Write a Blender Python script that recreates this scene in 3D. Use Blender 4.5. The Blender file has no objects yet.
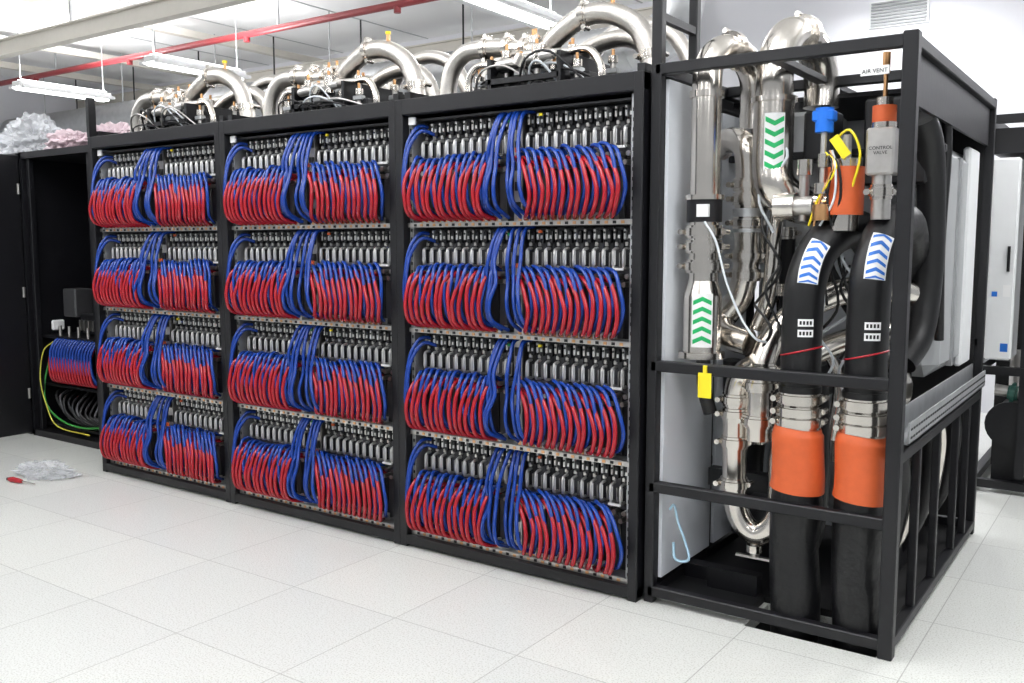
import bpy, math, random
from mathutils import Vector, Matrix
random.seed(7)
sc=bpy.context.scene
sc.view_settings.view_transform='Standard'
try: sc.view_settings.look='None'
except: pass

# ---------------- materials ----------------
def mat(name,col,rough=.5,metal=0.,noise=0.,nscale=20.,bump=0.,emit=0.,alpha=1.,trans=0.,coat=0.):
    m=bpy.data.materials.new(name); m.use_nodes=True
    nt=m.node_tree; b=nt.nodes['Principled BSDF']
    b.inputs['Base Color'].default_value=(*col,1)
    b.inputs['Roughness'].default_value=rough
    b.inputs['Metallic'].default_value=metal
    if emit: 
        b.inputs['Emission Color'].default_value=(1,1,1,1); b.inputs['Emission Strength'].default_value=emit
    if alpha<1: b.inputs['Alpha'].default_value=alpha
    if trans: b.inputs['Transmission Weight'].default_value=trans
    if coat: b.inputs['Coat Weight'].default_value=coat
    tc=nt.nodes.new('ShaderNodeTexCoord')
    n=nt.nodes.new('ShaderNodeTexNoise'); n.inputs['Scale'].default_value=nscale; n.inputs['Detail'].default_value=4
    nt.links.new(tc.outputs['Object'],n.inputs['Vector'])
    if noise:
        mx=nt.nodes.new('ShaderNodeMix'); mx.data_type='RGBA'
        mx.inputs['A'].default_value=(*[c*(1-noise) for c in col],1)
        mx.inputs['B'].default_value=(*[min(1,c*(1+noise)) for c in col],1)
        nt.links.new(n.outputs['Fac'],mx.inputs['Factor']); nt.links.new(mx.outputs['Result'],b.inputs['Base Color'])
    if bump:
        bp=nt.nodes.new('ShaderNodeBump'); bp.inputs['Strength'].default_value=bump; bp.inputs['Distance'].default_value=.01
        nt.links.new(n.outputs['Fac'],bp.inputs['Height']); nt.links.new(bp.outputs['Normal'],b.inputs['Normal'])
    return m
BLACK=mat('black_powdercoat',(.004,.004,.006),.45,0,.2,40,.05)
DARK=mat('dark_interior',(.004,.004,.005),.6,0,.2)
RUB=mat('black_rubber',(.004,.004,.005),.42,0,.3,30,.15)
FOAM=mat('black_wrap',(.003,.003,.004),.42,0,.3,14,1.0)
STEEL=mat('stainless_steel',(.72,.68,.63),.19,1,.14,9,.04)
FLEX=mat('braided_flex',(.66,.63,.59),.28,1,.16,160,.25)
BRUSH=mat('brushed_steel',(.58,.56,.54),.36,1,.15,30)
GALV=mat('galvanised',(.48,.49,.50),.45,.8,.2,14)
GREY=mat('grey_plate',(.075,.075,.08),.45,.5,.2,20)
SILV=mat('silver_latch',(.68,.68,.67),.35,.6,.1,30)
RED=mat('red_hose',(.38,.012,.022),.25,0,.15,25)
BLUE=mat('blue_hose',(.007,.045,.28),.25,0,.15,25)
BLUEB=mat('bright_blue',(.01,.17,.75),.35)
ORNG=mat('orange_silicone',(.62,.11,.028),.5,0,.12,30,.1)
BRASS=mat('brass',(.75,.42,.2),.3,1,.1)
WHITE=mat('white_paint',(.78,.79,.80),.45,0,.03)
PANEL=mat('pale_panel',(.74,.77,.82),.35,0,.04,3)
LABEL=mat('label_white',(.85,.85,.85),.4)
GRN=mat('green_label',(.01,.42,.12),.4)
CHB=mat('blue_label',(.02,.16,.6),.4)
YEL=mat('yellow_tag',(.85,.7,.02),.4)
TANK=mat('grey_insulation',(.36,.37,.38),.5,0,.08,5,.2)
PGREY=mat('grey_plastic',(.35,.36,.37),.5)
CREAM=mat('cream_steel',(.66,.63,.57),.5,0,.05)
RPIPE=mat('sprinkler_red',(.24,.025,.03),.4)
CABW=mat('cable_white',(.7,.74,.78),.4)
GREENC=mat('green_cable',(.05,.30,.06),.4)
YELC=mat('yellow_cable',(.65,.6,.08),.4)
PUMPG=mat('pump_green',(.03,.13,.10),.4)
TUBE=mat('lamp_tube',(1,1,1),.4,0,emit=9)
BAG=mat('clear_plastic',(.80,.82,.85),.18,0,.1,10,.3,alpha=.4)
BAGP=mat('pink_plastic',(.60,.47,.51),.35,0,.3,10,.4)

# ---------------- mesh builder ----------------
class MB:
    def __init__(s): s.v=[];s.f=[];s.m=[];s.sm=[];s.mats=[]
    def mi(s,m):
        if m not in s.mats: s.mats.append(m)
        return s.mats.index(m)
    def add(s,vs,fs,m,smooth=False):
        o=len(s.v); s.v+= [tuple(v) for v in vs]; k=s.mi(m)
        for f in fs: s.f.append([i+o for i in f]); s.m.append(k); s.sm.append(smooth)
    def box(s,x0,x1,y0,y1,z0,z1,m,bev=0,M=None):
        if bev:
            c=bev; 
            vs=[];idx={}
            for sx in (0,1):
                for sy in (0,1):
                    for sz in (0,1):
                        p=[(x0,x1)[sx],(y0,y1)[sy],(z0,z1)[sz]]; d=[1-2*sx,1-2*sy,1-2*sz]
                        for a in range(3):
                            q=[p[i]+(0 if i==a else d[i]*c) for i in range(3)]
                            idx[(sx,sy,sz,a)]=len(vs); vs.append(q)
            fs=[]
            for a in range(3):
                o=[i for i in range(3) if i!=a]
                for e in (0,1):
                    def K(u,w):
                        t=[0,0,0];t[a]=e;t[o[0]]=u;t[o[1]]=w;return idx[(*t,a)]
                    fs.append([K(0,0),K(1,0),K(1,1),K(0,1)])
                for u in (0,1):
                    for w in (0,1):
                        def L(e,b):
                            t=[0,0,0];t[a]=e;t[o[0]]=u;t[o[1]]=w;return idx[(*t,b)]
                        fs.append([L(0,o[0]),L(1,o[0]),L(1,o[1]),L(0,o[1])])
            for sx in (0,1):
                for sy in (0,1):
                    for sz in (0,1): fs.append([idx[(sx,sy,sz,a)] for a in range(3)])
        else:
            vs=[(x,y,z) for x in (x0,x1) for y in (y0,y1) for z in (z0,z1)]
            fs=[[0,1,3,2],[4,6,7,5],[0,4,5,1],[2,3,7,6],[0,2,6,4],[1,5,7,3]]
        if M: vs=[M@Vector(v) for v in vs]
        s.add(vs,fs,m)
    def tube(s,pts,r,m,seg=10,n=4,smooth=True,cap=True,corr=0,straight=False):
        P=[Vector(p) for p in pts]
        rr=r if isinstance(r,(list,tuple)) else [r]*len(P)
        if straight or len(P)<3: Q=list(P);R=list(rr)
        else:
            Q=[];R=[]
            for i in range(len(P)-1):
                a=P[max(i-1,0)];b=P[i];c=P[i+1];d=P[min(i+2,len(P)-1)]
                if i==0: a=b+(b-c)
                if i==len(P)-2: d=c+(c-b)
                for k in range(n):
                    t=k/n
                    Q.append(.5*((2*b)+(c-a)*t+(2*a-5*b+4*c-d)*t*t+(3*b-a-3*c+d)*t**3)); R.append(rr[i]*(1-t)+rr[i+1]*t)
            Q.append(P[-1]);R.append(rr[-1])
        if corr:
            L=[0]
            for i in range(1,len(Q)): L.append(L[-1]+(Q[i]-Q[i-1]).length)
            N=max(4,int(L[-1]/corr)*2); Q2=[];R2=[];j=0
            for k in range(N+1):
                d=L[-1]*k/N
                while j<len(L)-2 and L[j+1]<d: j+=1
                t=(d-L[j])/max(1e-6,L[j+1]-L[j]); Q2.append(Q[j].lerp(Q[j+1],t)); R2.append((R[j]*(1-t)+R[j+1]*t)*(1.0 if k%2 else .93))
            Q,R=Q2,R2
        T=[]
        for i in range(len(Q)):
            d=(Q[min(i+1,len(Q)-1)]-Q[max(i-1,0)])
            T.append(d.normalized() if d.length>0 else Vector((0,0,1)))
        u=T[0].orthogonal().normalized(); vs=[]
        for i in range(len(Q)):
            u=(u-T[i]*u.dot(T[i]));u=u.normalized() if u.length>1e-6 else T[i].orthogonal().normalized()
            w=T[i].cross(u)
            for k in range(seg):
                a=2*math.pi*k/seg; vs.append(Q[i]+(u*math.cos(a)+w*math.sin(a))*R[i])
        fs=[[i*seg+k,i*seg+(k+1)%seg,(i+1)*seg+(k+1)%seg,(i+1)*seg+k] for i in range(len(Q)-1) for k in range(seg)]
        s.add(vs,fs,m,smooth)
        if cap:
            s.add(vs[:seg],[list(range(seg))[::-1]],m); s.add(vs[-seg:],[list(range(seg))],m)
    def cyl(s,p0,p1,r,m,seg=20,r2=None): s.tube([p0,p1],[r,r if r2 is None else r2],m,seg,straight=True)
    def clamp(s,p,d,r,m=None,w=.03):
        m=m or STEEL; p=Vector(p);d=Vector(d).normalized()
        s.cyl(p-d*w/2,p+d*w/2,r*1.22,m,20)
        s.cyl(p-d*w*.9,p-d*w*.55,r*1.1,m,20); s.cyl(p+d*w*.55,p+d*w*.9,r*1.1,m,20)
        o=d.cross(Vector((.4,-.9,.1))).normalized()
        for sg in (-1,1):
            q=p+o*sg*r*1.28
            s.cyl(q-Vector((.0,.025,0)),q+Vector((.0,.025,0)),.012,m,8)
    def patch(s,cx,cy,r,a0,a1,z0,z1,m,n=10):
        vs=[];
        for i in range(n+1):
            a=a0+(a1-a0)*i/n
            for z in (z0,z1): vs.append((cx+r*math.cos(a),cy+r*math.sin(a),z))
        s.add(vs,[[2*i,2*i+2,2*i+3,2*i+1] for i in range(n)],m,True)
    def chevrons(s,cx,cy,r,ac,z0,z1,n,m,half=.5,up=True):
        h=(z1-z0)/n
        for k in range(n):
            zb=z0+k*h
            for sg in (-1,1):
                for q in range(3):
                    u0=q/3;u1=(q+1)/3
                    def zz(u): return zb+(h*.45*(1-u) if up else h*.45*u)
                    vs=[]
                    for u in (u0,u1):
                        a=ac+sg*half*u
                        for dz in (0.05*h,.5*h): vs.append((cx+r*math.cos(a),cy+r*math.sin(a),zz(u)+dz))
                    s.add(vs,[[0,2,3,1]],m)
    def build(s,name,loc=(0,0,0)):
        me=bpy.data.meshes.new(name); me.from_pydata(s.v,[],s.f)
        for m in s.mats: me.materials.append(m)
        me.polygons.foreach_set('material_index',s.m); me.polygons.foreach_set('use_smooth',s.sm); me.update()
        import bmesh
        bm=bmesh.new(); bm.from_mesh(me); bmesh.ops.recalc_face_normals(bm,faces=bm.faces); bm.to_mesh(me); bm.free()
        ob=bpy.data.objects.new(name,me); ob.location=loc; sc.collection.objects.link(ob); return ob
R=random.uniform
# ---------------- room ----------------
def floor_mat():
    m=bpy.data.materials.new('raised_floor_tiles'); m.use_nodes=True; nt=m.node_tree; b=nt.nodes['Principled BSDF']
    tc=nt.nodes.new('ShaderNodeTexCoord')
    br=nt.nodes.new('ShaderNodeTexBrick'); br.offset=0; br.squash=1
    br.inputs['Scale'].default_value=1; br.inputs['Brick Width'].default_value=.6; br.inputs['Row Height'].default_value=.6
    br.inputs['Mortar Size'].default_value=.0024; br.inputs['Mortar Smooth'].default_value=.2
    br.inputs['Color1'].default_value=(.69,.70,.67,1); br.inputs['Color2'].default_value=(.65,.66,.64,1); br.inputs['Mortar'].default_value=(.42,.42,.40,1)
    mp=nt.nodes.new('ShaderNodeMapping'); mp.inputs['Location'].default_value=(.13,.1,0)
    nt.links.new(tc.outputs['Object'],mp.inputs['Vector']); nt.links.new(mp.outputs['Vector'],br.inputs['Vector'])
    n=nt.nodes.new('ShaderNodeTexNoise'); n.inputs['Scale'].default_value=150; n.inputs['Detail'].default_value=2
    nt.links.new(tc.outputs['Object'],n.inputs['Vector'])
    rp=nt.nodes.new('ShaderNodeValToRGB'); rp.color_ramp.elements[0].position=.36; rp.color_ramp.elements[0].color=(.74,.73,.70,1); rp.color_ramp.elements[1].position=.48; rp.color_ramp.elements[1].color=(1,1,1,1)
    nt.links.new(n.outputs['Fac'],rp.inputs['Fac'])
    mx=nt.nodes.new('ShaderNodeMix'); mx.data_type='RGBA'; mx.blend_type='MULTIPLY'; mx.inputs['Factor'].default_value=1
    nt.links.new(br.outputs['Color'],mx.inputs['A']); nt.links.new(rp.outputs['Color'],mx.inputs['B']); nt.links.new(mx.outputs['Result'],b.inputs['Base Color'])
    b.inputs['Roughness'].default_value=.3
    return m
X0,X1,Y0,Y1,ZC=-13,7,-9,5.8,4.1
FM=floor_mat()
hx0,hx1,hy0,hy1=.46,.96,.04,.31   # cut-out in the raised floor where the hoses drop through
m=MB()
m.box(X0,hx0,Y0,Y1,-.05,0,FM); m.box(hx1,X1,Y0,Y1,-.05,0,FM); m.box(hx0,hx1,Y0,hy0,-.05,0,FM); m.box(hx0,hx1,hy1,Y1,-.05,0,FM)
m.box(X0,X1,Y0,Y1,-.62,-.6,DARK)
m.build('floor')
CEIL=mat('ceiling_white',(.86,.86,.86),.7,0,.03,2)
WALL=mat('wall_white',(.76,.76,.80),.6,0,.02,2)
m=MB(); m.box(X0,X1,Y0,Y1,ZC,ZC+.1,CEIL)
for i in range(14):
    x=X0+1+i*1.5; m.box(x-.01,x+.01,Y0,Y1,ZC-.006,ZC,GALV)
m.build('ceiling')
m=MB(); m.box(X0,X1,Y1,Y1+.1,0,ZC,WALL); m.build('wall_back')
m=MB(); m.box(X0-.1,X0,Y0,Y1,0,ZC,WALL); m.build('wall_left')
m=MB(); gx=-.37; gz=3.63
m.box(gx-.26,gx+.26,Y1-.02,Y1-.001,gz-.12,gz+.12,WHITE)
for i in range(8): m.box(gx-.24,gx+.24,Y1-.035,Y1-.02,gz-.105+i*.028,gz-.09+i*.028,PGREY)
m.build('ventilation_grille')

# ---------------- ceiling services ----------------
def lamp(x,y,z,L=1.12,down=17,up=33):
    m=MB()
    m.box(x-.09,x+.09,y-L/2,y+L/2,z,z+.06,WHITE,.01)
    m.box(x-.16,x-.09,y-L/2,y+L/2,z-.02,z+.01,WHITE); m.box(x+.09,x+.16,y-L/2,y+L/2,z-.02,z+.01,WHITE)
    for s_ in (-.045,.045): m.cyl((x+s_,y-L/2+.02,z-.02),(x+s_,y+L/2-.02,z-.02),.016,TUBE,10)
    m.box(x-.05,x+.05,y-L/2+.05,y+L/2-.05,z+.06,z+.08,TUBE)  # glowing strip on the housing top, goes with the added upward light
    for s_ in (-.45,.45): m.cyl((x,y+s_*L,z+.05),(x,y+s_*L,ZC),.006,GALV,6)
    ob=m.build('fluorescent_lamp')
    for nm,zz,rx,e in (('downlight',z-.05,0,down),('added_uplight',z+.1,math.pi,up)):  # upward light is added to each fixture to brighten the ceiling
        ld=bpy.data.lights.new(nm,'AREA'); ld.shape='RECTANGLE'; ld.size=.18; ld.size_y=L; ld.energy=e; ld.color=(.985,.99,1)
        lo=bpy.data.objects.new(nm,ld); lo.location=(x,y,zz); lo.rotation_euler=(rx,0,0); sc.collection.objects.link(lo); lo.parent=ob
for (x,y) in [(-9.0,2.7),(-6.5,2.72),(-2.45,2.62),(1.8,2.66)]: lamp(x,y,3.3,down=38,up=58)
for (x,y) in [(-.3,4.75),(2.6,4.5)]: lamp(x,y,3.75,down=38,up=10)  # added lamps out of view, there to brighten the back wall
for (x,y) in [(-8.9,-.8),(-6.5,-.8),(-4.4,-1.2),(-2.2,-1.2),(0,-1.2),(2.2,-1.2),(-4.4,-4.2),(-1.4,-4.2),(1.6,-4.2),(4,-1.2),(4,-4.2)]: lamp(x,y,3.3)
m=MB()
m.tube([(X0,4.1,3.25),(-2.2,4.1,3.25)],.2,GALV,24,straight=True,corr=.06)
m.tube([(-2.2,4.1,3.25),(-1.98,4.1,3.28),(-1.82,4.1,3.4),(-1.75,4.1,3.6),(-1.75,4.1,ZC)],.2,GALV,24,4)
for i in range(6): m.cyl((-12+i*2,4.1,3.4),(-12+i*2,4.1,ZC),.008,GALV,6)
m.build('ventilation_duct')
m=MB(); m.cyl((X0,3.45,3.8),(-2.2,3.45,3.8),.036,RPIPE,12)
for i in range(5): m.cyl((-11+i*2.2,3.45,3.78),(-11+i*2.2,3.45,3.72),.035,RPIPE,10); m.box(-10.5+i*2.2,-10.48+i*2.2,3.44,3.46,3.8,ZC,GALV)
m.build('sprinkler_pipe')
m=MB()
for y,z in ((1.55,3.47),(5.2,3.75),):
    m.box(X0,X1 if y<5 else -2.2,y-.05,y+.05,z-.05,z-.035,CREAM); m.box(X0,X1 if y<5 else -2.2,y-.05,y+.05,z+.10,z+.115,CREAM); m.box(X0,X1 if y<5 else -2.2,y-.01,y+.01,z-.04,z+.11,CREAM)
for i in range(7): m.box(-12+i*2.6,-11.97+i*2.6,1.54,1.56,3.58,ZC,GALV)
for x in (-11.5,-9.9,-7.8): m.box(x-.05,x+.05,Y0,Y1,3.94,4.02,CREAM)
m.build('ceiling_beam')
m=MB()
for i,(y,z,r) in enumerate(((4.6,2.95,.06),(4.75,3.3,.04),(4.95,3.6,.08),(5.4,2.7,.05))):
    m.cyl((X0,y,z),(-2.2,y,z),r,GALV if i%2 else WHITE,10)
for i in range(7): 
    x=-12+i*1.5; m.cyl((x,4.6,2.95),(x,4.6,ZC),.01,BLACK,6)
m.build('service_pipework')

# ---------------- server rack ----------------
W=1.33;H=2.2
def hoses(m,xs,b,s,hr=.0088):
    for i,x in enumerate(xs):
        j=lambda a=.006:R(-a,a)
        dx=(.115 if s>0 else -.02)
        dx2=dx+(-.003 if s>0 else .022)
        o=x+.0185; k=R(-.010,.014); e=R(-.012,.010)
        m.tube([(o-.03,.115,b+.285),(o-.02,.04,b+.317+k),(o+dx2*.45+j(),-.015,b+.305+k),(o+dx2*.85+j(),-.042,b+.242+k),(o+dx2+e,-.046,b+.15+j()),(o+dx2*.7+e,-.015,b+.075),(o+dx2*.1,.07,b+.035)],hr,BLUE,8,4,cap=False)
        k=R(-.012,.012); e=R(-.010,.008)
        m.tube([(x-.02,.115,b+.25),(x-.015,.035,b+.280+k),(x+dx*.45+j(),-.025,b+.264+k),(x+dx*.85+j(),-.052,b+.202+k),(x+dx+e,-.060,b+.125+j()),(x+dx*.75+e,-.035,b+.05),(x+dx*.15,.06,b+.022)],hr*1.1,RED,8,4,cap=False)
        m.box(x-.008,x+.008,.045,.1,b+.014,b+.036,BRASS); m.box(o-.008,o+.008,.045,.1,b+.014,b+.045,SILV)
def rack(x_left,first=False):
    m=MB(); p=.045
    for x in (0,W-p): m.box(x,x+p,0,.06,0,H,BLACK,.004); m.box(x,x+p,1.24,1.3,0,H,BLACK)
    m.box(0,W,0.001,.06,H-.075,H,BLACK,.004); m.box(0,W,.001,.06,0.012,.062,BLACK,.004)
    m.box(0.005,.025,.06,1.25,.03,H-.01,BLACK); m.box(W-.025,W-.005,.06,1.25,.03,H-.01,BLACK)
    m.box(.02,W-.02,.14,.16,.03,H-.08,DARK); m.box(.02,W-.02,.05,1.29,H-.03,H-.002,BLACK); m.box(.02,W-.02,1.27,1.29,.03,H-.03,BLACK); m.box(.02,W-.02,.05,1.28,.01,.03,BLACK)
    for xa in (.05,W-.075):
        m.box(xa,xa+.022,.045,.14,.07,H-.08,GALV)
        for i in range(50): m.box(xa+.006,xa+.016,.043,.046,.09+i*.04,.105+i*.04,DARK)
    for k in range(4):
        b=.07+.51*k
        m.box(.05,W-.05,.035,.13,b,b+.014,GALV); m.box(.05,W-.05,.03,.04,b-.008,b+.012,BRUSH)
        for i in range(30): m.box(.09+i*.039,.105+i*.039,.027,.031,b-.004,b+.008,BRASS if i%2 else DARK)
        m.box(.05,W-.05,.06,.13,b+.5,b+.508,GREY)
        m.box(.07,W-.07,.10,.13,b+.295,b+.312,GREY)
        for g0 in (.095,.705):
            for i in range(11):
                x=g0+.022+i*.049
                m.box(x-.0215,x+.0215,.115,.14,b+.015,b+.495,GREY if i%2 else BLACK,.003)
                m.box(x-.018,x-.006,.09,.118,b+.44,b+.487,SILV if (i%3) else BRUSH,.003)
                m.box(x+.0,x+.018,.095,.118,b+.425,b+.48,BLACK,.003)
                m.cyl((x-.011,.086,b+.47),(x-.011,.092,b+.47),.005,DARK,8)
                m.box(x-.018,x-.002,.105,.118,b+.412,b+.43,BRUSH,.002)
                m.box(x+.004,x+.014,.092,.096,b+.445,b+.46,SILV)
                m.tube([(x-.009,.115,b+.402),(x-.009,.08,b+.396),(x-.009,.076,b+.36),(x-.009,.08,b+.324),(x-.009,.115,b+.318)],.007,SILV,6,2)
                m.box(x-.0185,x-.0005,.076,.086,b+.33,b+.394,LABEL if i%5 else SILV,.003)
                m.box(x+.008,x+.015,.095,.116,b+.32,b+.385,BRUSH,.002)
                m.cyl((x,.06,b+.25),(x,.118,b+.25),.011,BRUSH,8); m.cyl((x+.015,.06,b+.285),(x+.015,.118,b+.285),.011,BRUSH,8)
        m.box(.645,.69,.08,.14,b+.015,b+.495,BRUSH); 
        for i in range(5): m.box(.655,.68,.07,.081,b+.06+i*.09,b+.1+i*.09,BLACK)
        hoses(m,[.125+i*.037 for i in range(13)],b,-1)
        hoses(m,[.70+i*.037 for i in range(13)],b,1)
        # loose blue hoses through the centre
        xs=[.575,.605,.635,.665,.70,.73]
        for i,x in enumerate(xs):
            q=R(-.016,.016); ex=(.54,.58,.63,.69,.74,.79)[i]+R(-.02,.02); y=-.02-.014*(i%3); bl=.014*(1 if i>2 else -1)
            m.tube([(x,.115,b+.50),(x+q,.05,b+.488),(x+q+bl*.5,.01,b+.43),(x+q+bl,-.02+R(-.01,.01),b+.34),(x*.6+ex*.4,y,b+.25),(x*.2+ex*.8+q,y-.03,b+.16),(ex+q,y-.01,b+.08),(ex,.05,b+.03)],.0092,BLUE,8,4,cap=False)
        # edge blue loops
        m.tube([(.13,.115,b+.47),(.105,.05,b+.47),(.085,.0,b+.40),(.072,-.02,b+.28),(.075,-.03,b+.16),(.09,-.01,b+.07),(.12,.07,b+.03)],.0092,BLUE,8,4,cap=False)
        m.tube([(.17,.115,b+.43),(.13,.05,b+.45),(.10,.01,b+.40),(.088,-.02,b+.32),(.095,-.035,b+.22),(.12,-.01,b+.12)],.0092,BLUE,8,4,cap=False)
        m.box(.69,.72,.02,.03,b+.315,b+.335,ORNG); m.box(.60,.62,.09,.1,b+.46,b+.472,GRN); m.box(.79,.805,.06,.07,b+.47,b+.482,YEL if k%2 else ORNG)
        m.box(1.15,1.21,.07,.08,b+.31,b+.32,LABEL)
    m.box(.06,.10,.03,.04,H-.12,H-.085,LABEL)
    # ----- top pipework -----
    z=H
    def P(pts,r,**k): m.tube(pts,r*.93,FLEX,16,5,corr=.02)
    P([(.09,.3,z),(.09,.3,z+.08),(.12,.3,z+.18),(.2,.3,z+.245),(.33,.3,z+.25),(.47,.3,z+.24)],.048)
    P([(.13,.55,z),(.13,.55,z+.1),(.17,.55,z+.2),(.27,.55,z+.25),(.4,.5,z+.24),(.5,.45,z+.22)],.04)
    P([(.66,.3,z+.2),(.75,.3,z+.27),(.88,.3,z+.33),(1.02,.3,z+.32),(1.15,.3,z+.24),(1.21,.3,z+.1),(1.22,.3,z)],.052)
    P([(.66,.5,z+.16),(.78,.52,z+.24),(.93,.55,z+.27),(1.05,.55,z+.22),(1.12,.55,z+.1),(1.13,.55,z)],.045)
    P([(.58,.75,z+.1),(.7,.75,z+.3),(.9,.75,z+.37),(1.1,.75,z+.3),(1.22,.75,z+.1)],.042)
    P([(.05,.8,z+.05),(.15,.8,z+.22),(.3,.8,z+.3),(.5,.8,z+.25),(.58,.75,z+.1)],.04)
    for p_,d in (((.09,.3,z+.03),(0,0,1)),((.46,.3,z+.24),(1,0,0)),((.68,.3,z+.215),(1,0,.7)),((1.22,.3,z+.03),(0,0,1)),((.13,.55,z+.03),(0,0,1)),((1.13,.55,z+.03),(0,0,1)),((.33,.3,z+.25),(1,0,0)),((.56,.3,z+.225),(1,0,0)),((.88,.3,z+.335),(1,0,.1)),((1.21,.3,z+.12),(-.1,0,1))): m.clamp(p_,d,.045,w=.022)
    m.cyl((.46,.3,z+.235),(.66,.3,z+.2),.04,STEEL,16); m.cyl((.5,.45,z+.22),(.66,.5,z+.16),.036,STEEL,16)
    for (x,y,h) in ((.52,.2,.2),(.6,.2,.16),(.56,.38,.3),(.7,.18,.2),(.78,.2,.12),(.48,.5,.28),(.9,.2,.12),(.36,.2,.1),(.64,.24,.26),(.74,.4,.22),(.42,.22,.16),(.84,.26,.2),(.30,.4,.14),(.97,.4,.16)):
        m.cyl((x,y,z),(x,y,z+h),.014,BRUSH,10); m.cyl((x,y,z+h-.03),(x,y,z+h),.024,STEEL,10); m.cyl((x,y,z+.01),(x,y,z+.04),.028,BLACK,10)
        m.cyl((x,y,z+h),(x,y,z+h+.03),.008,BRASS,6)
        m.box(x-.03,x+.03,y-.02,y+.02,z+h*.5,z+h*.5+.025,GALV if h<.2 else BLACK,.004)
    m.box(.44,.84,.14,.18,z+.045,z+.07,BLACK); m.box(.45,.47,.14,.6,z,z+.16,BLACK); m.box(.83,.85,.14,.6,z,z+.16,BLACK)
    m.box(.50,.60,.22,.30,z+.02,z+.12,BLACK,.006); m.box(.66,.72,.24,.32,z+.03,z+.15,GALV,.006); m.box(.86,.96,.2,.28,z+.0,z+.07,BLACK,.006)
    m.cyl((.5,.16,z+.13),(.80,.16,z+.15),.022,BRUSH,12); m.cyl((.62,.16,z+.12),(.645,.16,z+.16),.04,STEEL,12); m.cyl((.72,.16,z+.11),(.72,.16,z+.2),.026,STEEL,12); m.cyl((.50,.24,z+.19),(.84,.24,z+.17),.018,BRUSH,10)
    m.tube([(.84,.24,z+.17),(.95,.22,z+.16),(1.02,.2,z+.08),(1.02,.2,z)],.018,STEEL,12,5); m.tube([(.30,.2,z),(.30,.2,z+.1),(.36,.2,z+.15),(.5,.16,z+.13)],.018,STEEL,12,5)
    m.cyl((1.02,.3,z+.35),(1.02,.3,z+.40),.01,BRASS,8); m.cyl((1.02,.3,z+.40),(1.02,.3,z+.415),.015,YEL,8)
    for i in range(8):
        a=R(.2,.75); y=R(.1,.2); w_=R(.15,.4); hh=R(.04,.14); m.tube([(a,y+.05,z+.02),(a+w_*.2,y,z+hh),(a+w_*.6,y-.02,z+hh*1.1),(a+w_,y+.03,z+.02)],R(.004,.006),(RUB,CABW,RUB,BRUSH,RUB,BRUSH)[i%6],6,4)
    m.box(.02,.055,.05,.9,z,z+.04,BLACK); m.box(W-.055,W-.02,.05,.9,z,z+.04,BLACK)
    if first: m.box(0.0,.03,.0,.05,H,H+.25,BLACK)
    return m.build('server_rack',(x_left,0,0))
rack(-3*W,True); rack(-2*W); rack(-W)

# ---------------- coolant distribution unit ----------------
m=MB(); A0=math.radians(-67); t=.022
def post(x,y,z0,z1,w=t,mt=BLACK): m.box(x-w,x+w,y-w,y+w,z0,z1,mt,.004)
def railx(y,z,x0=.03,x1=.99,h=t): m.box(x0,x1,y-t,y+t,z-h,z+h,BLACK,.004)
def raily(x,z,y0=.06,y1=1.86,h=t): m.box(x-t,x+t,y0,y1,z-h,z+h,BLACK,.004)
post(.035,.06,0,3.0); post(.99,.06,0,2.235,.026); post(.035,1.86,0,2.235); post(.99,1.86,0,2.235)
for z in (.05,.5,1.01,2.205): railx(.06,z)
for z in (.05,2.205,1.01): railx(1.86,z)
for z in (.05,.5,1.01,2.205): raily(.035,z)
raily(.99,.05); raily(.99,2.205); raily(.99,.74)
for y in (.45,.85,1.3,1.6): post(.99,y,.05,.74,.016)
post(.035,.62,.05,2.2); post(.5,.75,1.7,2.2,.018); railx(.75,2.205); railx(1.3,2.205); railx(.75,1.9,.03,.99,.016)
post(.035,.4,2.2,3.0,.02); 
for z in (2.4,2.65): m.box(.02,.05,.06,.4,z,z+.03,BLACK)
raily(.5,2.205,.06,1.86,.015)
m.box(.04,.98,.85,1.84,2.15,2.17,BLACK); m.box(.975,.99,.12,1.82,2.0,2.18,BLACK)
m.box(.055,.07,.09,.6,.1,2.17,PANEL); m.box(.055,.07,.65,1.0,.1,2.1,PANEL)
m.box(.04,.98,1.84,1.85,.08,2.15,DARK); m.box(.04,.62,1.25,1.27,.1,2.1,PANEL)
m.box(.04,.44,.12,1.84,.0,.03,DARK); m.box(.44,.96,.32,1.84,.0,.03,DARK)
m.box(.965,.972,.1,1.84,.79,.90,GALV); m.box(.965,1.03,.1,1.84,.79,.796,GALV); m.box(1.024,1.03,.1,1.84,.79,.87,GALV)
for i in range(40):
    y=.12+i*.043; m.box(1.0295,1.0315,y,y+.028,.81,.818,DARK); m.box(1.0295,1.0315,y,y+.028,.84,.848,DARK)
# steel pipe A
ax,ay=.184,.2
m.tube([(ax,ay,1.30),(ax,ay,1.8),(ax,ay,2.13),(ax,ay+.02,2.235),(ax+.02,ay+.09,2.30),(ax+.04,ay+.2,2.31),(ax+.06,ay+.3,2.265),(ax+.07,ay+.34,2.18),(ax+.07,ay+.34,2.0)],.060,STEEL,24,6)
m.clamp((ax+.033,ay+.16,2.313),(.2,1,.05),.062)
m.tube([(ax,ay,1.04),(ax,ay,1.065)],.095,STEEL,24,straight=True); m.cyl((ax,ay,1.06),(ax,ay,1.3),.078,STEEL,28); m.cyl((ax,ay,1.3),(ax,ay,1.36),.078,STEEL,28,.06)
for z in (1.42,1.50,1.56): m.clamp((ax,ay,z),(0,0,1),.068,w=.03)
m.cyl((ax,ay,1.60),(ax,ay,1.69),.072,BLACK,24); m.box(ax+.0,ax+.05,ay-.080,ay-.064,1.62,1.67,LABEL)
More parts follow.
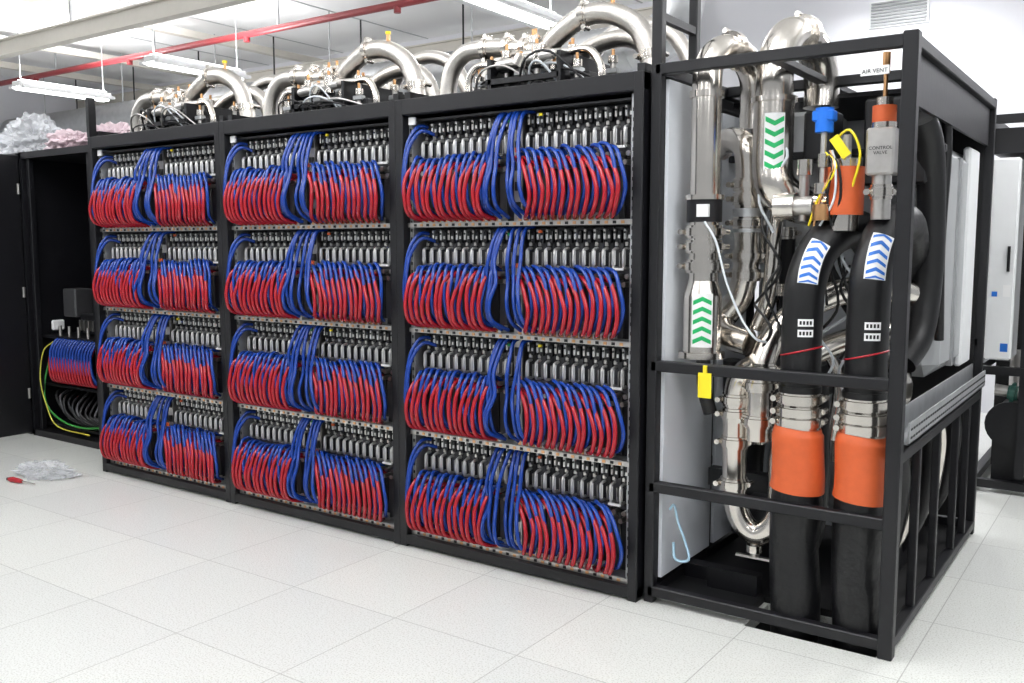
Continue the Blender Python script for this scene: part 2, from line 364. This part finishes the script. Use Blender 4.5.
m.cyl((ax,ay,1.69),(ax,ay,1.71),.080,STEEL,24); m.cyl((ax,ay,2.10),(ax,ay,2.125),.070,STEEL,24)
m.patch(ax,ay,.0795,A0-.55,A0+.55,1.09,1.31,LABEL); m.chevrons(ax,ay,.0802,A0,1.10,1.30,5,GRN,.48,True)
m.tube([(ax,ay+.02,1.04),(ax,ay+.04,.9),(ax+.02,ay+.06,.8)],.03,RUB,12,5)
# steel pipe B
bx,by=.41,.35
m.tube([(bx,by,1.88),(bx,by,2.1),(bx,by,2.19),(bx+.005,by+.03,2.29),(bx+.02,by+.11,2.36),(bx+.04,by+.23,2.37),(bx+.06,by+.34,2.31),(bx+.07,by+.39,2.21),(bx+.07,by+.39,2.1)],.074,STEEL,24,6)
m.tube([(bx,by,1.95),(bx,by,1.82),(bx+.02,by,1.74),(bx+.06,by+.06,1.69),(bx+.07,by+.3,1.67)],.082,STEEL,24,6)
m.cyl((bx,by,1.80),(bx,by,2.08),.081,STEEL,26)
m.cyl((bx,by,2.08),(bx,by,2.1),.092,STEEL,26)
m.patch(bx,by,.0822,A0-.5,A0+.5,1.79,2.03,LABEL); m.chevrons(bx,by,.083,A0,1.80,2.02,5,GRN,.45,False)
m.clamp((bx+.04,by+.2,2.37),(.2,1,0),.074)
# pipe C (S-curve)
cx,cy=.284,.42
m.tube([(.10,.55,1.93),(.17,.5,1.96),(cx-.02,cy,1.92),(cx,cy,1.82),(cx,cy,1.6),(cx,cy,1.42),(cx-.03,cy,1.28),(cx-.09,cy-.02,1.19),(cx-.06,cy-.08,1.13),(cx+.06,cy-.1,1.10)],.055,STEEL,22,6)
for z in (1.76,1.70,1.6,1.46,1.38): m.clamp((cx,cy,z),(0,0,1),.057,w=.028)
m.cyl((cx,cy,1.56),(cx,cy,1.66),.062,GALV,20)
m.tube([(cx+.1,cy+.1,1.92),(cx+.13,cy+.05,1.8),(cx+.12,cy,1.55),(cx+.1,cy,1.3),(cx+.05,cy,1.15)],.03,STEEL,14,5)
# pipe D
m.tube([(.92,.7,1.3),(.8,.6,1.33),(.62,.5,1.30),(.46,.4,1.18),(.40,.32,1.02),(.40,.3,.85),(.40,.3,.7)],.055,STEEL,22,6)
for z in (1.0,.93,.78): m.clamp((.40,.3,z),(0,0,1),.057,w=.028)
m.tube([(.90,.85,1.2),(.8,.7,1.15),(.6,.6,1.08),(.5,.5,1.0),(.48,.45,.85),(.48,.45,.5)],.05,STEEL,20,6)
# pipe E: lower U bend
ex,ey=.30,.3
m.tube([(ex+.1,ey-.02,1.02),(ex+.03,ey,.97),(ex,ey,.88),(ex,ey,.6),(ex+.01,ey,.42),(ex+.05,ey,.33),(ex+.11,ey,.30),(ex+.17,ey,.34),(ex+.2,ey,.42),(ex+.2,ey,.62),(ex+.22,ey,.72)],.05,STEEL,22,6)
for z in (.86,.80,.68,.5): m.clamp((ex,ey,z),(0,0,1),.052,w=.028)
m.cyl((ex+.1,ey,.31),(ex+.1,ey,.2),.02,BRUSH,12); m.cyl((ex+.1,ey,.25),(ex+.1,ey,.22),.035,STEEL,12); m.box(ex+.02,ex+.18,ey-.01,ey+.01,.19,.2,BRUSH)
m.tube([(ex+.3,ey+.1,.95),(ex+.32,ey+.1,.6),(ex+.3,ey+.1,.3),(ex+.2,ey+.2,.15)],.05,RUB,16,5)
m.tube([(.2,.5,1.0),(.2,.55,.6),(.22,.6,.2)],.04,RUB,16,5)
def hose(x,y,top):
    m.tube([(x,y,-.5),(x,y,-.2),(x+.01,y,.0),(x+.006,y,.15),(x-.005,y,.32),(x,y,.48),(x,y,.57)],[.09,.092,.094,.098,.094,.1,.092],FOAM,22,5)
    m.tube([(x,y,.555),(x+.003,y,.6),(x,y,.69),(x-.003,y,.77),(x,y,.805)],[.104,.101,.098,.098,.085],ORNG,26,5)
    for z in (.825,.865,.915): m.clamp((x,y,z),(0,0,1),.072,w=.032)
    m.cyl((x,y,.79),(x,y,.96),.07,STEEL,24)
    m.tube([(x,y,.94),(x,y,1.2)]+top,[.076]*(2+len(top)),RUB,24,7)
    m.tube([(x+.0766*math.cos(a),y+.0766*math.sin(a),1.10+.02*math.cos(a)) for a in [math.pi*2*i/24 for i in range(25)]],.004,RED,6,1)
    m.cyl((x,y,.94),(x,y,.965),.081,RUB,24)
hose(.613,.16,[(.62,.165,1.36),(.65,.22,1.49),(.70,.33,1.56),(.735,.5,1.56),(.75,.7,1.45),(.75,.9,1.2)])
hose(.856,.16,[(.86,.165,1.38),(.875,.22,1.51),(.89,.33,1.58),(.9,.5,1.58),(.88,.7,1.45),(.86,.9,1.2)])
def hose_label(C,w,col,r=.0785):
    C=[Vector(c) for c in C]; Q=[]
    n=16
    for k in range(n+1):
        t_=k/n*(len(C)-1); i=min(int(t_),len(C)-2); u=t_-i
        a=C[max(i-1,0)];b=C[i];c=C[i+1];d=C[min(i+2,len(C)-1)]
        Q.append((.5*((2*b)+(c-a)*u+(2*a-5*b+4*c-d)*u*u+(3*b-a-3*c+d)*u**3)))
    def fr(k):
        T=(Q[min(k+1,n)]-Q[max(k-1,0)]).normalized(); s_=Vector((.92,.39,0)); s_=(s_-T*s_.dot(T)).normalized(); nn=T.cross(s_); 
        if nn.y>0: nn=-nn
        return Q[k],s_,nn
    def pt(kf,a,rr):
        k=int(min(max(kf,0),n)); k2=min(k+1,n); f_=kf-k
        q0=fr(k);q1=fr(k2)
        p0=q0[0]+(q0[1]*math.sin(a)+q0[2]*math.cos(a))*rr; p1=q1[0]+(q1[1]*math.sin(a)+q1[2]*math.cos(a))*rr
        return p0.lerp(p1,f_)
    for k in range(n):
        for i in range(8):
            a0=-w+2*w*i/8;a1=a0+2*w/8
            m.add([pt(k,a0,r),pt(k,a1,r),pt(k+1,a1,r),pt(k+1,a0,r)],[[0,1,2,3]],LABEL,True)
    for c in range(6):
        k0=c*n/6.
        for sg in (-1,1):
            for q in range(4):
                u0=q/4*w*.85;u1=(q+1)/4*w*.85
                f0=k0+1.5-1.3*q/4; f1=k0+1.5-1.3*(q+1)/4
                m.add([pt(f0,sg*u0,r+.0012),pt(f1,sg*u1,r+.0012),pt(f1+1.1,sg*u1,r+.0012),pt(f0+1.1,sg*u0,r+.0012)],[[0,1,2,3]],col)
hose_label([(.6197,.164,1.355),(.6225,.17,1.39),(.632,.19,1.44),(.65,.22,1.49)],.5,CHB)
hose_label([(.860,.164,1.375),(.862,.17,1.41),(.867,.19,1.46),(.875,.22,1.51)],.5,CHB)
for x in (.613,.856):
    for z in (1.16,1.20):
        m.patch(x,.16,.0782,A0-.3,A0+.45,z,z+.028,LABEL)
        for q in range(4): m.patch(x,.16,.0786,A0-.22+q*.16,A0-.12+q*.16,z+.007,z+.021,BLACK,2)
# valves near top right
m.cyl((.66,.2,1.60),(.66,.2,1.95),.012,BRUSH,10); m.cyl((.66,.2,1.6),(.66,.2,1.66),.035,BRASS,14); m.cyl((.66,.2,1.7),(.66,.2,1.74),.03,STEEL,14); m.cyl((.66,.2,1.8),(.66,.2,1.85),.02,STEEL,12); m.cyl((.63,.2,1.68),(.69,.2,1.68),.016,STEEL,10)
m.cyl((.66,.2,1.93),(.66,.2,2.02),.034,BLUEB,16); m.box(.62,.70,.17,.23,1.97,2.01,BLUEB,.005)
m.cyl((.73,.25,1.62),(.73,.25,1.80),.07,ORNG,24); m.cyl((.73,.25,1.8),(.73,.25,1.83),.05,STEEL,20); m.cyl((.73,.25,1.56),(.73,.25,1.62),.055,STEEL,20); m.cyl((.73,.25,1.83),(.73,.25,1.92),.02,BRUSH,10)
m.tube([(.70,.2,1.9),(.76,.18,1.93),(.8,.18,1.84),(.77,.2,1.72)],.005,YEL,8,4)
for i in range(5): m.tube([(.68+R(-.02,.02),.2,1.86),(.72+R(-.03,.03),.17,1.80),(.70+R(-.05,.05),.18,1.68),(.66+R(-.06,.06),.2,1.58)],.005,(RUB,YEL,CABW,RUB,BRASS)[i],6,5)
Mt=Matrix.Translation((.73,.17,1.87))@Matrix.Rotation(math.radians(-35),4,'Y')
m.box(-.018,.018,-.003,.003,-.045,.045,YEL,M=Mt)
vx,vy=.875,.2
m.box(vx-.05,vx+.05,vy-.05,vy+.05,1.76,1.93,BRUSH,.008)
m.cyl((vx,vy,1.93),(vx,vy,1.95),.045,STEEL,18); m.cyl((vx,vy,1.95),(vx,vy,2.01),.042,ORNG,20); m.cyl((vx,vy,2.01),(vx,vy,2.04),.03,STEEL,18); m.cyl((vx,vy,2.04),(vx,vy,2.13),.008,BRASS,8); m.cyl((vx,vy,2.13),(vx,vy,2.2),.014,BRASS,8)
m.cyl((vx,vy,1.60),(vx,vy,1.76),.035,BRUSH,16); m.clamp((vx,vy,1.7),(0,0,1),.036)
m.box(.83,.925,.03,.0375,2.095,2.125,LABEL)
m.cyl((.52,.3,1.66),(.60,.3,1.66),.04,BRUSH,16); m.cyl((.45,.3,1.66),(.53,.3,1.66),.055,STEEL,18); m.cyl((.56,.3,1.6),(.56,.3,1.82),.02,BRUSH,12); m.cyl((.56,.3,1.78),(.56,.3,1.84),.032,STEEL,12)
m.box(.50,.62,.45,.6,1.85,2.05,BLACK,.01); m.box(.7,.95,.6,.9,1.75,2.1,BLACK,.01); m.box(.3,.5,.8,1.1,1.5,2.1,TANK,.02)
m.box(.70,.955,.95,1.78,.92,1.95,TANK,.06); m.box(.94,.965,1.25,1.3,.95,1.9,GALV); m.box(.93,.965,1.5,1.76,.92,1.97,WHITE,.01)
m.tube([(.93,.55,2.0),(.95,.62,1.9),(.955,.68,1.7),(.955,.7,1.4),(.94,.66,1.15),(.9,.55,1.03)],.055,RUB,18,6)
m.tube([(.96,.85,2.1),(.97,.88,1.9),(.965,.86,1.5),(.97,.9,1.1)],.02,RUB,10,5)
for (x,y) in ((.3,.95),(.72,1.0),(.6,1.5)):
    m.cyl((x,y-.2,.28),(x,y+.15,.28),.13,BLACK,26); m.cyl((x,y-.24,.28),(x,y-.2,.28),.1,GREY,24); m.cyl((x,y+.15,.28),(x,y+.2,.28),.16,BLACK,26); m.box(x-.12,x+.12,y-.15,y+.15,.03,.15,BLACK)
    m.cyl((x,y,.4),(x,y,.9),.05,STEEL,18); m.clamp((x,y,.6),(0,0,1),.052)
for i in range(5):
    y=.38+i*.28; m.tube([(.93,y,.72),(.94,y+.04,.55),(.9,y+.06,.3),(.8,y+.1,.1)],.022 if i%2 else .04,STEEL if i%2 else RUB,12,5)
m.box(.10,.55,.5,.56,.42,.5,BLACK); m.box(.1,.5,.7,1.2,.8,.95,BLACK,.02)
m.box(.06,.3,.35,.42,.03,.09,BLACK); m.box(.2,.42,.28,.34,.03,.12,BLACK)
m.tube([(.22,.12,1.60),(.27,.12,1.52),(.31,.14,1.36),(.37,.15,1.22),(.43,.15,1.14),(.46,.2,1.12)],.005,CABW,6,6)
m.tube([(.1,.1,.40),(.12,.1,.42),(.14,.1,.35),(.17,.1,.28),(.19,.1,.2),(.13,.1,.19),(.12,.1,.26)],.006,mat('pale_blue_tube',(.4,.6,.75),.3),6,6)
for i in range(14):
    a=R(.35,.75); z=R(1.1,2.0)
    m.tube([(a,.35,z),(a+R(-.05,.1),.3,z-.1),(a+R(-.05,.1),.3,z-.25),(a+R(-.1,.1),.35,z-.4)],.006,(RUB,CABW,RUB)[i%3],6,5)
for i in range(24):
    a=R(.1,.88); y=R(.7,1.1); z=R(.5,1.9); mt=(STEEL,RUB,STEEL,BLACK)[i%4]
    m.tube([(a,y,z),(a+R(-.1,.1),y+.02,z-.15),(a+R(-.1,.1),y,z-.4)],R(.015,.045),mt,12,5); m.clamp((a,y,z),(0,0,1),.035)
m.box(.245,.30,.03,.037,.90,1.0,YEL); m.box(.265,.28,.03,.05,1.0,1.03,YEL)
cdu=m.build('coolant_distribution_unit')
def text(s,loc,size,rz,mt=BLACK,par=None):
    c=bpy.data.curves.new('label_text','FONT'); c.body=s; c.size=size; c.align_x='CENTER'; c.extrude=.0004; c.materials.append(mt)
    o=bpy.data.objects.new('label_text',c); o.location=loc; o.rotation_euler=(math.pi/2,0,rz); sc.collection.objects.link(o); o.parent=par
text('AIR VENT',(.8775,.029,2.102),.02,0,BLACK,cdu)
text('CONTROL\nVALVE',(.878,.1485,1.85),.017,0,BLACK,cdu)

# ---------------- second coolant unit behind ----------------
m=MB(); bx0,bx1,by0,by1=.84,2.2,2.85,4.0
for x in (bx0,bx1):
    for y in (by0,by1): m.box(x-.03,x+.03,y-.03,y+.03,0,2.28,BLACK,.004)
for z in (.05,.75,2.25):
    for y in (by0,by1): m.box(bx0,bx1,y-.025,y+.025,z-.025,z+.025,BLACK)
    for x in (bx0,bx1): m.box(x-.025,x+.025,by0,by1,z-.025,z+.025,BLACK)
m.box(1.08,1.13,by0-.02,by0+.02,.1,2.2,BLACK)
m.box(bx0+.04,bx1,by1-.1,by1-.05,.05,2.2,DARK); m.box(bx0+.04,bx1,by0+.55,by0+.6,.05,.75,DARK)
m.box(.88,1.03,by0-.04,by0+.25,.82,2.02,WHITE,.012); m.box(.985,1.0,by0-.06,by0-.04,1.35,1.5,BLACK)
yb=by0-.042
m.box(.91,.94,yb,yb+.01,1.2,1.23,CHB); m.box(.97,1.01,yb,yb+.01,.87,.92,CHB); m.box(.97,1.01,yb,yb+.01,1.2,1.27,LABEL)
m.box(bx0+.03,bx1,by0+.03,by1,2.05,2.2,BLACK)
m.box(1.15,1.5,by0+.1,by0+.3,1.0,1.9,TANK,.03)
for i in range(3):
    x=bx0+.2+i*.4; m.cyl((x,by0+.04,.42),(x,by0+.5,.42),.12,RUB,24); m.cyl((x,by0+.02,.42),(x,by0+.04,.42),.14,BLACK,24); m.cyl((x,by0+.3,.55),(x,by0+.3,.85),.05,BRUSH,16); m.box(x-.1,x+.1,by0+.1,by0+.5,.05,.3,BLACK)
    m.cyl((x-.1,by0+.1,.62),(x+.1,by0+.1,.60),.035,BRUSH,16); m.clamp((x,by0+.08,.61),(1,0,-.1),.04,PUMPG); m.cyl((x+.1,by0+.05,.18),(x+.1,by0+.1,.6),.02,STEEL,10)
m.tube([(bx0+.75,by0+.05,2.0),(bx0+.75,by0+.05,1.3),(bx0+.8,by0+.05,.8)],.07,STEEL,20,5)
m.build('coolant_distribution_unit')

# ---------------- open equipment cabinet on the left ----------------
m=MB(); cx0,cx1,cy0,cy1=-5.56,-4.06,.36,1.5
m.box(cx0,cx0+.03,cy0,cy1,0,2.22,BLACK); m.box(cx1-.03,cx1,cy0,cy1,0,2.22,BLACK); m.box(cx0,cx1,cy1-.03,cy1,0,2.22,DARK)
m.box(cx0,cx1,cy0,cy1,2.17,2.22,BLACK); m.box(cx0,cx1,cy0,cy1,0,.05,BLACK)
for x in (cx0+.06,-4.66): m.box(x,x+.04,cy0+.02,cy0+.06,.05,2.17,BLACK,.004)
m.box(cx0-.03,cx0-.005,-.85,cy0,.02,2.2,BLACK,.005); m.box(cx0-.02,cx0-.001,-.3,-.25,.9,1.1,GREY,.004)
m.box(-6.9,cx0-.04,cy0,cy1,0,2.22,BLACK,.004)
for z in (.3,1.1,1.9): m.cyl((cx0+.01,cy0-.02,z),(cx0+.01,cy0-.02,z+.08),.012,BRUSH,8)
for z in (.08,.40,.78,): m.box(cx0+.05,cx1-.05,cy0+.08,cy1-.1,z,z+.02,BLACK)
for i in range(15):
    x=-5.28+i*.04
    for off,mt,zo in ((.0,RED,0),(.02,BLUE,.03)):
        xx=x+off; m.tube([(xx,cy0+.16,.70+zo),(xx-.01,cy0+.08,.75+zo),(xx-.02,cy0+.03-zo*.3,.66+zo),(xx-.02,cy0+.02+zo*.3,.54),(xx-.01,cy0+.04+zo,.46),(xx,cy0+.12,.44)],.0105,mt,8,4)
m.box(-5.3,-5.12,cy0+.15,cy0+.3,.95,1.17,GREY,.01); m.box(-5.12,-4.75,cy0+.18,cy0+.3,.82,.98,BLACK,.01); m.box(-5.40,-5.37,cy0+.1,cy0+.2,.84,.92,LABEL,.01)
for i in range(6): m.box(-5.1+i*.06,-5.08+i*.06,cy0+.16,cy0+.18,.85,.93,BRUSH)
for i in range(4): m.cyl((-5.3+i*.13,cy0+.12,.79),(-5.3+i*.13,cy0+.12,.88),.013,BRUSH,12)
m.tube([(-5.45,cy0+.1,.6),(-5.47,cy0+.06,.4),(-5.42,cy0+.05,.24),(-5.2,cy0+.05,.14),(-4.9,cy0+.05,.12),(-4.6,cy0+.06,.16)],.008,GREENC,8,5)
m.tube([(-5.30,cy0+.06,.76),(-5.40,cy0+.03,.68),(-5.45,cy0+.02,.46),(-5.38,cy0+.02,.26),(-5.25,cy0+.03,.1),(-4.8,cy0+.03,.08)],.005,YELC,8,5)
for i in range(12): m.tube([(-5.35+i*.06,cy0+.2,.38),(-5.3+i*.06,cy0+.06,.34-.012*i),(-5.15+i*.05+R(-.05,.05),cy0+.04,.2),(-5.0+i*.05,cy0+.1,.12)],.012,(RUB,GREY,RUB,RUB)[i%4],8,5)
m.build('equipment_cabinet')
def crumple(name,loc,s,mt,fl=.55):
    bpy.ops.mesh.primitive_ico_sphere_add(subdivisions=5,radius=1,location=loc); o=bpy.context.object; o.name=name; o.data.name=name
    from mathutils import noise
    for v in o.data.vertices:
        p=v.co.copy(); d=1+.35*noise.noise(p*2.3+Vector(loc))+.25*noise.noise(p*6+Vector(loc))+.1*noise.noise(p*14)
        v.co=Vector((p.x*d*s[0],p.y*d*s[1],max(p.z*d,-.55)*s[2]))
        v.co.z+=.55*s[2]
    o.data.materials.append(mt)
crumple('plastic_bag',(-5.25,.62,2.222),(.22,.15,.1),BAGP); crumple('packing_film',(-5.95,.7,2.222),(.36,.2,.2),BAG); crumple('packing_film',(-5.55,1.15,2.222),(.36,.18,.17),BAGP)
crumple('plastic_bag',(-4.22,-.26,0.001),(.24,.13,.045),BAG)
m=MB()
sx,sy=-4.22,-.50
m.tube([(sx,sy,.018),(sx+.03,sy+.005,.018),(sx+.09,sy+.015,.018),(sx+.12,sy+.02,.018)],[.012,.018,.016,.011],RED,12,4)
m.cyl((sx+.12,sy+.02,.018),(sx+.24,sy+.04,.012),.005,STEEL,8); m.cyl((sx-.015,sy-.003,.018),(sx,sy,.018),.010,BLACK,10)
m.build('screwdriver')
m=MB(); 
for i in range(7): 
    x=-4.5+R(0,.2);y=-.72+R(0,.12); m.cyl((x,y,.0),(x,y,.015),.012,(STEEL,BRASS)[i%2],8)
m.build('loose_fittings')

# ---------------- world, camera ----------------
w=bpy.data.worlds.new('world'); sc.world=w; w.use_nodes=True
w.node_tree.nodes['Background'].inputs[0].default_value=(.92,.96,1,1); w.node_tree.nodes['Background'].inputs[1].default_value=.45
cd=bpy.data.cameras.new('camera'); cd.lens=922/1024*36; cd.sensor_width=36
co=bpy.data.objects.new('camera',cd); co.location=(1.730,-3.383,1.505)
p=math.radians(5.95); f=Vector((-.574*math.cos(p),.819*math.cos(p),-math.sin(p)))
co.rotation_euler=f.to_track_quat('-Z','Y').to_euler(); sc.collection.objects.link(co); sc.camera=co
